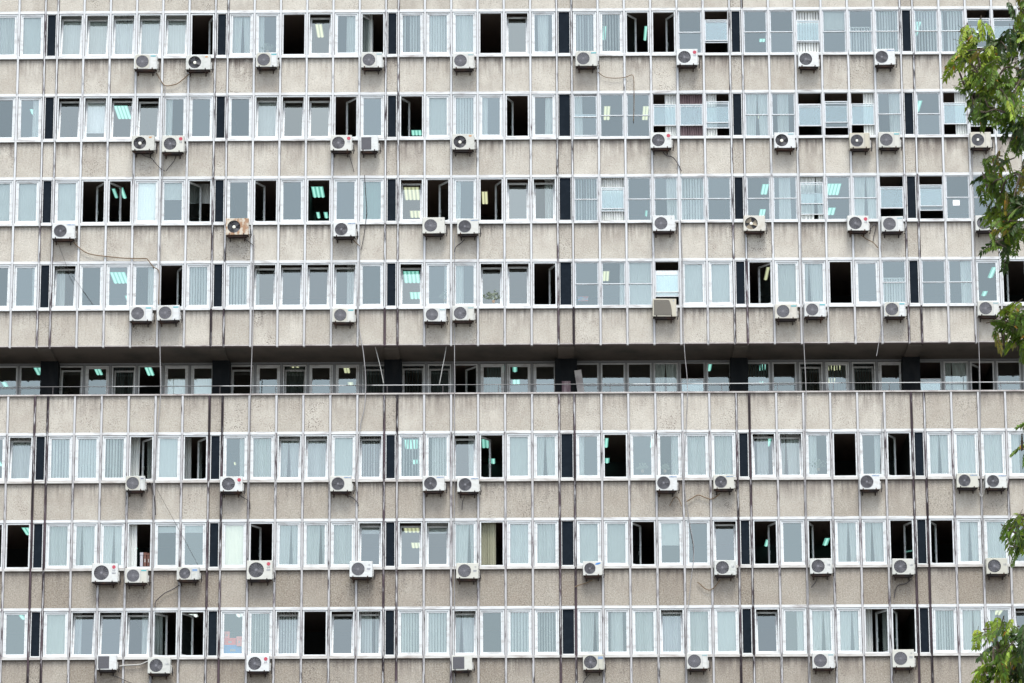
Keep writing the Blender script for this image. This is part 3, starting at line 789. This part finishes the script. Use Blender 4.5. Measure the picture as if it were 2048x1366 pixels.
    def text(s, size, x, z, mt): link('lettering', textmesh(s, size, mt), root, (x, yf-.003, z), (math.pi/2, 0, 0))
    lx = (cx+r+w)/2+.005
    if st in 'WE': tag('tag', lx-.09, lx+.10, h-.10, h-.055, TEAL if rnd() < .6 else mat('faded_teal_tag', (.22, .32, .33), .6))
    if st == 'K': tag('tag', lx-.09, lx+.09, h-.11, h-.085, BLU); tag('tag', lx-.09, lx+.09, h-.16, h-.13, BLU)
    if st == 'Y': tag('tag', lx-.05, lx+.06, h-.12, h-.07, INK)
    if st == 'F': tag('tag', w-.20, w-.10, h-.10, h-.05, ORG)
    if st == 'G': tag('tag', w-.26, w-.05, h-.075, h-.05, TEAL)
    if st == 'D': tag('badge', lx-.01, lx+.02, h-.12, h-.09, INK)
    if st in 'LM':
        rr = .068 if st == 'L' else .066; m = MB(); m.disc(lx+.01, h-.13, rr, yf-.002, 22, 0)
        m.disc(lx+.01, h-.13, rr*.72, yf-.0045, 20, 1, rr*.62); m.box(lx+.006, lx+.014, yf-.006, yf-.004, h-.16, h-.10, 1); m.box(lx+.01, lx+.04, yf-.006, yf-.004, h-.16, h-.152, 1); m.disc(lx-.018, h-.118, .009, yf-.006, 8, 1)
        link('badge', m.mesh('badge', [RED, mat('badge_pink', (.45, .12, .15), .5)]), root)
        text('LG', .085 if st == 'L' else .09, lx+.01, h-.255, INK)
        if st == 'M': tag('text_block', lx-.06, lx+.08, h-.37, h-.34, INK)
    if st == 'J': text('LG', .085, lx+.02, h-.24, INK)
    if st == 'T': text('LG', .055, lx+.02, h-.14, INK); tag('text_block', lx-.06, lx+.07, h-.28, h-.26, INK); tag('text_block', lx-.06, lx+.06, h-.32, h-.305, INK)
    if st == 'S': text('SAMSUNG', .058, w-.155, h-.065, BLU)
    if st == 'O':
        m = MB(); pts = []
        for j in range(24):
            t = 6.28318*j/24; u, v2 = .105*math.cos(t), .032*math.sin(t); q = .28; pts.append((w-.15+u*math.cos(q)-v2*math.sin(q), yf-.002, h-.085+u*math.sin(q)+v2*math.cos(q)))
        m.poly(pts, 0); link('emblem', m.mesh('emblem', [OVB]), root)
    if st == 'P': text('Y', .07, w*.88, h-.09, BLU)

# ------------------------------------------------------------------ hoses and cables fixed along the facade
HG = mat('grey_drain_hose', (.27, .26, .265), .6, nodes=dirty((.25, .245, .245), (.08, .07, .07), .8, (4, 4, 1.5))); HB = mat('tan_cable_sheath', (.13, .085, .045), .7); HK = mat('black_cable', (.035, .03, .032), .6); HW = mat('pale_hose', (.34, .34, .32), .6)
def smooth(pts, n=5):
    P = [pts[0]]+pts+[pts[-1]]; out = []
    for i in range(1, len(P)-2):
        for j in range(n):
            t = j/n; a, b, c, d = P[i-1], P[i], P[i+1], P[i+2]
            out.append(tuple(.5*((2*b[q])+(-a[q]+c[q])*t+(2*a[q]-5*b[q]+4*c[q]-d[q])*t*t+(-a[q]+3*b[q]-3*c[q]+d[q])*t**3) for q in range(2)))
    out.append(pts[-1]); return out
def hose(name, label, cat, s, r, mt, Y=-.085, group=None):
    r = r*(.74 if r >= .0165 else 1.45 if r >= .009 else 1.2)
    pts = [tuple(float(v) for v in p.split(',')) for p in s.split()]
    w = [at(x, y, Y) for x, y in smooth(pts)]
    m = MB(); o = w[0].copy(); m.tube([p-o for p in w], r, 6)
    thing(name, label, cat, o, group, m.mesh(name, [mt], smooth=True))
G1 = 'grey drain hoses hanging down the facade'; G2 = 'short cables below the outdoor units'
hose('drain_hose', 'grey hose running down from the looped cable to the bottom edge, far left third', 'hose', '330,170 328,260 325,350 322,430 320,520 319,610 320,690 321,785 317,840 313,900 308,970 306,1060 304,1140 303,1240 302,1366', .024, HG, -.085, G1)
hose('drain_hose', 'grey hose falling from beside the rusty unit across the gallery', 'hose', '508,470 507,560 506,640 504,700 501,790 499,880 497,970 496,1060 495,1115', .024, HG, -.085, G1)
hose('drain_hose', 'long grey hose swinging across the gallery right of the tilted windows', 'hose', '720,480 718,560 716,610 719,660 726,700 731,750 731,790 728,820 721,850 717,900 711,950 714,985', .024, HG, -.085, G1)
hose('drain_hose', 'straight grey hose running down the centre beside the pairs of middle units', 'hose', '909,470 909,560 908,610 909,690 909,790 909,900 910,950 908,1060 909,1160 909,1366', .022, HG, -.075, G1)
hose('drain_hose', 'grey hose crossing the gallery and bowing over the sixth row windows', 'hose', '1361,440 1364,500 1366,560 1366,630 1369,700 1375,770 1373,840 1370,900 1367,950 1372,1000 1380,1050 1387,1090 1387,1120 1382,1160 1378,1200 1373,1240 1371,1366', .020, HG, -.085, G1)
hose('drain_hose', 'straight grey hose beneath the pair of fourth row units right of centre', 'hose', '1597,300 1601,420 1603,520 1606,600 1608,690 1612,780 1611,860 1611,960 1613,1060 1615,1160 1617,1260 1618,1366', .022, HG, -.085, G1)
hose('drain_hose', 'grey hose left of the tree, falling past a fourth row unit across the gallery', 'hose', '1944,300 1948,420 1951,520 1955,620 1958,700 1960,780 1961,860 1961,950 1967,1060 1970,1160', .020, HG, -.085, G1)
hose('drain_hose', 'short slanting hose below the fourth row unit, ending above the gallery windows', 'hose', '1764,648 1760,670 1756,695 1753,712', .017, HG, -.085, G1)
hose('drain_hose', 'short grey pipe end on the parapet above a fifth row unit', 'hose', '1765,824 1764,850 1763,900 1762,946', .020, HG, -.085, G1)
hose('cable', 'thin pale cable slanting right across the gallery left of centre', 'cable', '750,692 756,715 762,740 767,766', .011, HW, .25, G2)
hose('cable', 'thin pale cable slanting left across the gallery near the middle', 'cable', '893,690 889,715 884,740 879,768', .011, HW, .25, G2)
hose('cable', 'long tan cable sagging from the third row unit at far left to a drain hose', 'cable', '147,484 158,495 172,505 190,510 215,513 245,516 270,517 291,517 296,520 306,533 318,543 318,575 317,608', .014, HB)
hose('cable', 'brown cable looping between the two leftmost top row units', 'cable', '313,146 320,158 330,171 350,169 362,162 378,148', .014, HB)
hose('cable', 'tan cable sagging from a top row unit, its end dangling over a sash window', 'cable', '1196,144 1208,153 1222,156 1238,156 1252,154 1266,151 1268,180 1268,215 1267,242', .010, HB)
hose('cable', 'dark cable curling down from the red-badged second row unit over a drain hose', 'cable', '1326,304 1333,311 1345,314 1352,322 1358,332 1363,342', .012, HK)
hose('cable', 'black cable hanging in a curve under the two leftmost second row units', 'cable', '278,305 290,312 302,316 310,325 322,338 330,342', .010, HK)
hose('cable', 'black cable from the second unit of the second row down to the joint', 'cable', '352,312 348,322 340,332 332,342', .010, HK)
hose('cable', 'dark cable dropping from the second row unit beside the louvred one', 'cable', '699,312 702,322 706,336 708,344', .010, HK)
hose('cable', 'brown cable running from a third row unit to the grey hose', 'cable', '706,480 713,486 719,492', .012, HB)
hose('cable', 'dark hooked cable below the third row unit right of the paired ones', 'cable', '930,478 922,486 912,494 909,504', .012, HK)
hose('cable', 'black cable sloping from the rusty unit to a hose', 'cable', '490,478 500,485 507,492 508,500', .010, HK)
hose('cable', 'knotted brown cable below the red-badged third row unit at right', 'cable', '1722,470 1733,478 1745,484 1753,492 1756,496', .012, HB)
hose('cable', 'dark cable arching from the red-badged unit side down the panel at right', 'cable', '1738,462 1750,448 1752,455 1748,470 1746,484', .011, HK)
hose('cable', 'black cable from the small worn fifth row unit falling beside a mullion', 'cable', '297,966 303,968 306,985 310,1000 311,1030', .014, HK)
hose('cable', 'black cable from the red-badged fifth row unit sloping to a mullion', 'cable', '478,990 490,997 499,1004 500,1018', .011, HK)
hose('cable', 'short dark cable below the fifth row unit left of centre', 'cable', '690,990 703,994 714,1004 717,1012', .011, HK)
hose('cable', 'dark hooked cable hanging below the fifth row unit at centre', 'cable', '929,993 925,1005 924,1020', .010, HK)
hose('cable', 'thin wavy brown cable joining two fifth row units', 'cable', '1373,1003 1385,996 1396,990 1408,994 1420,998 1430,995 1440,987', .015, HB)
hose('cable', 'short arched cable end under the fifth row unit right of centre', 'cable', '1339,1012 1345,1000 1351,994 1358,999 1363,1012', .011, HB)
hose('cable', 'brown cable sagging in a hook below a lettered sixth row unit', 'cable', '1395,1164 1402,1170 1410,1177 1420,1180 1430,1173 1440,1160', .013, HB)
hose('cable', 'brown cable stretching from the oval-emblem unit to the dark mullion', 'cable', '1185,1160 1172,1166 1158,1170 1150,1174', .012, HB)
hose('cable', 'dark cable sloping from the blue-tagged sixth row unit down left', 'cable', '359,1170 345,1179 330,1186 318,1196 311,1204 310,1215', .013, HK)
hose('cable', 'dark forked cable dangling under the unit left of an infill bay, sixth row', 'cable', '1823,1158 1812,1167 1798,1170 1791,1180 1788,1196', .013, HK)
hose('cable', 'white hose joining the two leftmost bottom row units', 'hose', '237,1333 248,1331 265,1330 280,1329 290,1325 297,1322', .016, HW)
hose('cable', 'dark cable trailing right from the louvred bottom row unit at left', 'cable', '222,1350 235,1354 248,1360 262,1366 275,1368', .010, HK)
hose('cable', 'black cable curving out of frame beneath the blue-tagged bottom row unit', 'cable', '1180,1348 1172,1356 1166,1366', .011, HK)
hose('cable', 'dark cable leading down left under the first sixth row lettered unit at right', 'cable', '1634,1157 1630,1166 1622,1175', .010, HK)
hose('cable', 'pale looped hose between the two rightmost fifth row units', 'hose', '1970,958 1967,965 1968,985 1963,993 1958,985', .012, HW)
hose('cable', 'thin black wire stretched over fourth row windows at far left', 'cable', '116,486 137,540 156,567 186,609', .006, HK)
hose('cable', 'thin black wire stretched over sixth row windows from the worn unit', 'cable', '312,975 350,1045 372,1085 396,1130', .006, HK)
hose('cable', 'thin black cable hanging over the third row windows left of an infill bay', 'cable', '729,350 731,385 733,425 728,470 722,500', .010, HK)

# ------------------------------------------------------------------ things inside the windows
GL = mat('indoor_leaf', (.13, .16, .11), .6); POT = mat('pot', (.30, .22, .15), .7)
def plant(label, x, y, s, Y=.14):
    p = at(x, y, Y); m = MB(); rr = random.Random(int(x)); root = thing('potted_plant', label, 'plant', (p.x, Y, p.z), 'potted plants on window sills')
    m.tube([(0, 0, 0), (0, 0, .10)], .05, 10, 0, .065); link('pot', m.mesh('pot', [POT]), root)
    m = MB()
    for i in range(46):
        a = rr.uniform(0, 6.28); e = rr.uniform(.2, 1.4); L = s*rr.uniform(.5, 1); c = Vector((math.cos(a)*math.cos(e)*L, math.sin(a)*math.cos(e)*.05, .1+math.sin(e)*L)); u = Vector((rr.uniform(-1, 1), .2, rr.uniform(-1, 1))).normalized()*.055; v = u.cross(Vector((0, 1, .2)))*.5
        m.quad(c-u, c-v, c+u, c+v); m.tube([(0, 0, .1), c], .003, 3)
    link('foliage', m.mesh('foliage', [GL]), root)
plant('spiky yellowish plant behind the top row window above the third unit', 535, 106, .30)
plant('leafy plant behind a fourth row tilted window right of the centre units', 987, 606, .42)
plant('low bushy plant behind the fifth row window above a unit, left of its curtain', 1330, 945, .22)
plant('low bushy plant behind a fifth row window two left of that unit pair', 1285, 945, .26)
plant('leafy plant behind the fifth row window left of a wide open one', 1637, 942, .38)
plant('plant behind the fourth row window at centre, beside a curtain', 890, 604, .35)
def block(name, label, cat, x0, y0, x1, y1, mt, Y=.3, d=.2, group=None):
    a = at(x0, y1, Y); b = at(x1, y0, Y); m = MB(); w, h = b.x-a.x, b.z-a.z
    m.box(0, w, 0, d, 0, h*.82, 0); m.box(-.01, w+.01, -.01, d+.01, h*.82, h, 0); m.box(w*.35, w*.65, -.004, 0, h*.3, h*.55, 1)
    thing(name, label, cat, a, group, m.mesh(name, [mt, HW]))
CR = mat('red_carton', (.85, .08, .06), .6); CP = mat('salmon_carton', (.85, .24, .20), .6); CB_ = mat('blue_crate', (.03, .27, .62), .5); BR = mat('brown_binder', (.10, .035, .02), .6); BW = mat('grey_binder', (.35, .35, .38), .6)
block('storage_box', 'wide blue box at the foot of a bottom row window', 'box', 447, 1290, 484, 1308, CB_, .2, .3)
block('carton', 'red carton lying on the blue box in the bottom row window', 'box', 448, 1276, 472, 1290, CR, .22, .2)
block('carton', 'small salmon carton on top of the red one in the bottom row window', 'box', 449, 1263, 459, 1276, CP, .22, .2)
block('carton', 'upright pink carton in front of the blue box, bottom row window', 'box', 473, 1273, 484, 1292, CP, .12, .06)
block('binder', 'pale grey upright binder behind an open sixth row window', 'binder', 280, 1105, 286, 1133, BW, .25, .2)
block('binder', 'brown upright binder in the middle of the trio behind an open sixth row window', 'binder', 287, 1105, 293, 1133, BR, .25, .2)
block('binder', 'brown upright binder at the right end, open sixth row window', 'binder', 294, 1106, 300, 1133, BR, .25, .2)
block('book_stack', 'low stack of books with red and blue spines on a fourth row sill', 'books', 1156, 593, 1176, 602, mat('book_spines', (.4, .3, .3), .6, nodes=dirty((.45, .12, .1), (.1, .3, .45), 1, (3, 3, 30), .45, .55)), .14, .12)
m = MB(); a = at(1906, 411, .05); b = at(1919, 400, .05); m.box(0, b.x-a.x, 0, .002, 0, b.z-a.z)
thing('paper_notice', 'small blank white sheet taped to the lower pane of a third row window', 'notice', a, None, m.mesh('paper_notice', [mat('paper', (.8, .8, .8), .7)]))

# ------------------------------------------------------------------ tree in front, right edge
def leaf_nodes(nt, b):
    at_ = nt.nodes.new('ShaderNodeAttribute'); at_.attribute_name = 'pc'
    nt.links.new(at_.outputs['Color'], b.inputs['Base Color']); b.inputs['Roughness'].default_value = .55; b.inputs['Specular IOR Level'].default_value = .3
    tr = nt.nodes.new('ShaderNodeBsdfTranslucent'); mx = nt.nodes.new('ShaderNodeMixShader'); mx.inputs[0].default_value = .25
    nt.links.new(at_.outputs['Color'], tr.inputs[0]); nt.links.new(b.outputs[0], mx.inputs[1]); nt.links.new(tr.outputs[0], mx.inputs[2])
    nt.links.new(mx.outputs[0], nt.nodes['Material Output'].inputs[0])
LEAF = mat('leaf', (.07, .14, .03), .5, nodes=leaf_nodes)
BARK = mat('bark', (.09, .07, .055), .9, nodes=dirty((.10, .08, .06), (.04, .03, .025), .8, (6, 6, 1.5)))
TY = CAM.y+36
T = thing('street_tree', 'leafy tree with long feathery leaves reaching in along the right edge', 'tree', (0, 0, 0))
tr_ = random.Random(5)
TX = at(2520, 700, TY).x; TB = Vector((TX, TY+.4, 0))
T.location = TB
trunk_top = Vector((TX-.25, TY+.2, at(2300, 150, TY).z))
m = MB(); tp = [TB+Vector((0, 0, 0)), TB+Vector((.06, 0, 2.5)), TB+Vector((-.05, .05, 5)), TB+Vector((.0, 0, 7.5)), trunk_top]
m.tube([p-TB for p in tp], .24, 14, 0, .09); link('trunk', m.mesh('trunk', [BARK], smooth=True), T)
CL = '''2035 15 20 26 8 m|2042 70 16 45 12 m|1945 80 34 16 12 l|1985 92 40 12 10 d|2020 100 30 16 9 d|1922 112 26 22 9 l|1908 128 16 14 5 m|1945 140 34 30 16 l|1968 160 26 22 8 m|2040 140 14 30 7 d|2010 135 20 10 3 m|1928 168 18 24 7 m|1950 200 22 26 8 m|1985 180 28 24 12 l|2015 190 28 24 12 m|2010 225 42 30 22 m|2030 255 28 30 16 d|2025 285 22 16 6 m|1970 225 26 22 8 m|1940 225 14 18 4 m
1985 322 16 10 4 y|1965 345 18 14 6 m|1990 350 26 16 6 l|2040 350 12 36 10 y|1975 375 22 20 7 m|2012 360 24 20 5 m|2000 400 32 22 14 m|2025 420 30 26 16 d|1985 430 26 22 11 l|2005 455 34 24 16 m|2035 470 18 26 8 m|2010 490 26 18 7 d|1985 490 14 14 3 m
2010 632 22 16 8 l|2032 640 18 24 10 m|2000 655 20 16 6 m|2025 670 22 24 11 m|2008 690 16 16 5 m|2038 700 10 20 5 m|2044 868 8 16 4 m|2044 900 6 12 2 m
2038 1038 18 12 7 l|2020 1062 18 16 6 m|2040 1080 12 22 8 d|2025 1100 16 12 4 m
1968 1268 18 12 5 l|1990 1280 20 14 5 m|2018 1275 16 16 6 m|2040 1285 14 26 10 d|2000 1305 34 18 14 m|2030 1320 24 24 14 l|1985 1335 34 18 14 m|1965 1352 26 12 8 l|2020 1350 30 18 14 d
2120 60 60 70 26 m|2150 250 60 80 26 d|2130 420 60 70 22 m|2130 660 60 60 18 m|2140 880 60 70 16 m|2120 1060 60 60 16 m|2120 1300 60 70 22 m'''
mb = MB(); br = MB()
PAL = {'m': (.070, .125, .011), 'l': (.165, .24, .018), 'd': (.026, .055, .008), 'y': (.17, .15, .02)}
def leaf(base, d, col, L):
    side = d.cross(Vector((0, 0, 1)))
    if side.length < .1: side = Vector((1, 0, 0))
    side.normalize(); side = (Matrix.Rotation(tr_.uniform(-.9, .9), 3, d) @ side)
    n = tr_.randint(7, 10); nrm = side.cross(d).normalized(); p = base.copy(); dd = d.copy(); pts = [p.copy()]
    for i in range(n):
        dd = (dd+Vector((0, 0, -.10))).normalized(); p = p+dd*(L/n); pts.append(p.copy())
        if i < 1: continue
        for s in (-1, 1, 0) if i == n-1 else (-1, 1):
            ld = (side*s*tr_.uniform(.75, 1.0)+dd*tr_.uniform(.35, .7)+Vector((0, 0, -.25-.2*tr_.random()))).normalized() if s else dd
            LL = tr_.uniform(.060, .092)*(1-.25*i/n); wv = ld.cross(nrm+Vector((tr_.uniform(-.5, .5), tr_.uniform(-.5, .5), tr_.uniform(-.3, .3)))).normalized()*LL*.235
            j = tr_.uniform(.7, 1.35); c = (col[0]*j*tr_.uniform(.85, 1.2), col[1]*j, col[2]*j, 1)
            if tr_.random() < .012: c = (.30, .16, .015, 1)
            a, e = p, p+ld*LL+Vector((0, 0, -LL*.15)); q1 = p+ld*LL*.4; up_ = nrm*LL*.05
            mb.quad(a, q1+wv+up_, e, q1, 0, c); mb.quad(a, q1, e, q1-wv+up_, 0, c)
    br.tube([x-TB for x in pts], .0025, 3)
OUTF = []
for ln in CL.replace('\n', '|').split('|'):
    cx, cy_, rx, ry, n, c = ln.split(); cx, cy_, rx, ry, n = float(cx), float(cy_), float(rx), float(ry), int(n)
    Y = TY+tr_.uniform(-.5, .5); ctr = at(cx, cy_, Y)
    # limb from the trunk towards this clump, then twigs
    zf = min(max(ctr.z-.7-.15*(TX-ctr.x), 3), trunk_top.z); t = zf/trunk_top.z
    st_ = TB+Vector((-.05, -.1, zf)); mid = (st_+ctr)/2+Vector((0, 0, .18))
    OUTF.append((cy_, ctr))
    sc_ = 1/216.0
    for i in range(int(n*1.1)):
        q = ctr+Vector((tr_.gauss(0, .48)*rx*sc_, tr_.uniform(-.25, .25), tr_.gauss(0, .45)*ry*sc_))+Vector((.05, 0, .06))
        d = Vector((tr_.uniform(-1, .55), tr_.uniform(-.5, .5), tr_.uniform(-.8, .25))).normalized()
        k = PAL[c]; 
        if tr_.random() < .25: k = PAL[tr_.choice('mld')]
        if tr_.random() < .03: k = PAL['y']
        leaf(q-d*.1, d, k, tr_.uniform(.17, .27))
        if i % 6 == 0: br.tube([ctr+Vector((.1, 0, .05))-TB, (ctr+q)/2+Vector((0, 0, .03))-TB, q-d*.1-TB], .006, 4)
# limbs: one per tier of clumps, chained from the trunk leftwards
tiers = [(0, 300, 92), (300, 560, 400), (560, 780, 650), (820, 940, 880), (1000, 1140, 1060), (1200, 1400, 1310)]
for y0, y1, ym in tiers:
    cs = sorted([c for y, c in OUTF if y0 <= y < y1], key=lambda v: -v.x)
    hub = at(2110, ym, TY); st_ = TB+Vector((0, -.05, max(2.5, hub.z-.9)))
    br.tube([st_-TB, (st_+hub)/2+Vector((0, 0, .1))-TB, hub-TB], .07, 8, 0, .03)
    for c in cs:
        a = hub if abs(c.x-hub.x) < .35 else min(cs, key=lambda v: abs((v-c).length-.28)+(0 if v.x > c.x else 5))
        a = a if a.x >= c.x-.01 and (a-c).length > .02 else hub
        mid = (a+c)/2+Vector((0, tr_.uniform(-.05, .05), .03)); br.tube([a-TB, mid-TB, c-TB], .013, 5, 0, .007)
mb.v = [tuple(Vector(p)-TB) for p in mb.v]
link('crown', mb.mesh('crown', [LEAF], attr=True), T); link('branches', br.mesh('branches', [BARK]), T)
bpy.data.objects['branches'].name = 'branch'

# ------------------------------------------------------------------ ground
def gnd(nt, b):
    k = ramp(nt, noise(nt, .05, 5, coords(nt)), .4, .6); nt.links.new(mix(nt, k, (.13, .13, .125), (.20, .19, .175)), b.inputs['Base Color'])
m = MB(); m.quad((-900, -900, 0), (900, -900, 0), (900, 900, 0), (-900, 900, 0)); g = link('ground', m.mesh('ground', [mat('paved_ground', (.16, .15, .14), .95, nodes=gnd)])); g['kind'] = 'structure'

# ------------------------------------------------------------------ light
W = bpy.data.worlds.new('World'); S.world = W; W.use_nodes = True; nt = W.node_tree
sky = nt.nodes.new('ShaderNodeTexSky'); sky.sky_type = 'NISHITA'; sky.sun_disc = False
SE, SR = math.radians(66), math.radians(172)
sky.sun_elevation = SE; sky.sun_rotation = SR; sky.air_density = 1.0; sky.dust_density = 2.0; sky.ozone_density = 1.0
hs = nt.nodes.new('ShaderNodeHueSaturation'); hs.inputs['Saturation'].default_value = .50; nt.links.new(sky.outputs[0], hs.inputs['Color'])
bg = nt.nodes['Background']; nt.links.new(hs.outputs[0], bg.inputs[0]); bg.inputs[1].default_value = .12
sl = bpy.data.lights.new('sun', 'SUN'); sl.energy = 1.5; sl.angle = math.radians(22); sl.color = (1, .985, .95)
so = bpy.data.objects.new('sun', sl); COL.objects.link(so)
sdv = Vector((math.sin(SR)*math.cos(SE), math.cos(SR)*math.cos(SE), math.sin(SE)))
so.rotation_euler = (-sdv).to_track_quat('-Z', 'Y').to_euler(); so.location = (0, -60, 90)

# ------------------------------------------------------------------ camera
cd = bpy.data.cameras.new('camera'); cam = bpy.data.objects.new('camera', cd); COL.objects.link(cam); S.camera = cam
cd.sensor_width = 36; cd.lens = F/2048*36; cd.clip_end = 3000; cd.clip_start = .5
cam.matrix_world = Matrix(((RT.x, UP.x, -FW.x, CAM.x), (RT.y, UP.y, -FW.y, CAM.y), (RT.z, UP.z, -FW.z, CAM.z), (0, 0, 0, 1)))
S.view_settings.view_transform = 'Standard'; S.view_settings.look = 'None'; S.view_settings.exposure = 1.63; S.view_settings.gamma = 1
S.cycles.max_bounces = 6; S.cycles.transparent_max_bounces = 12; S.cycles.diffuse_bounces = 3; S.cycles.glossy_bounces = 3
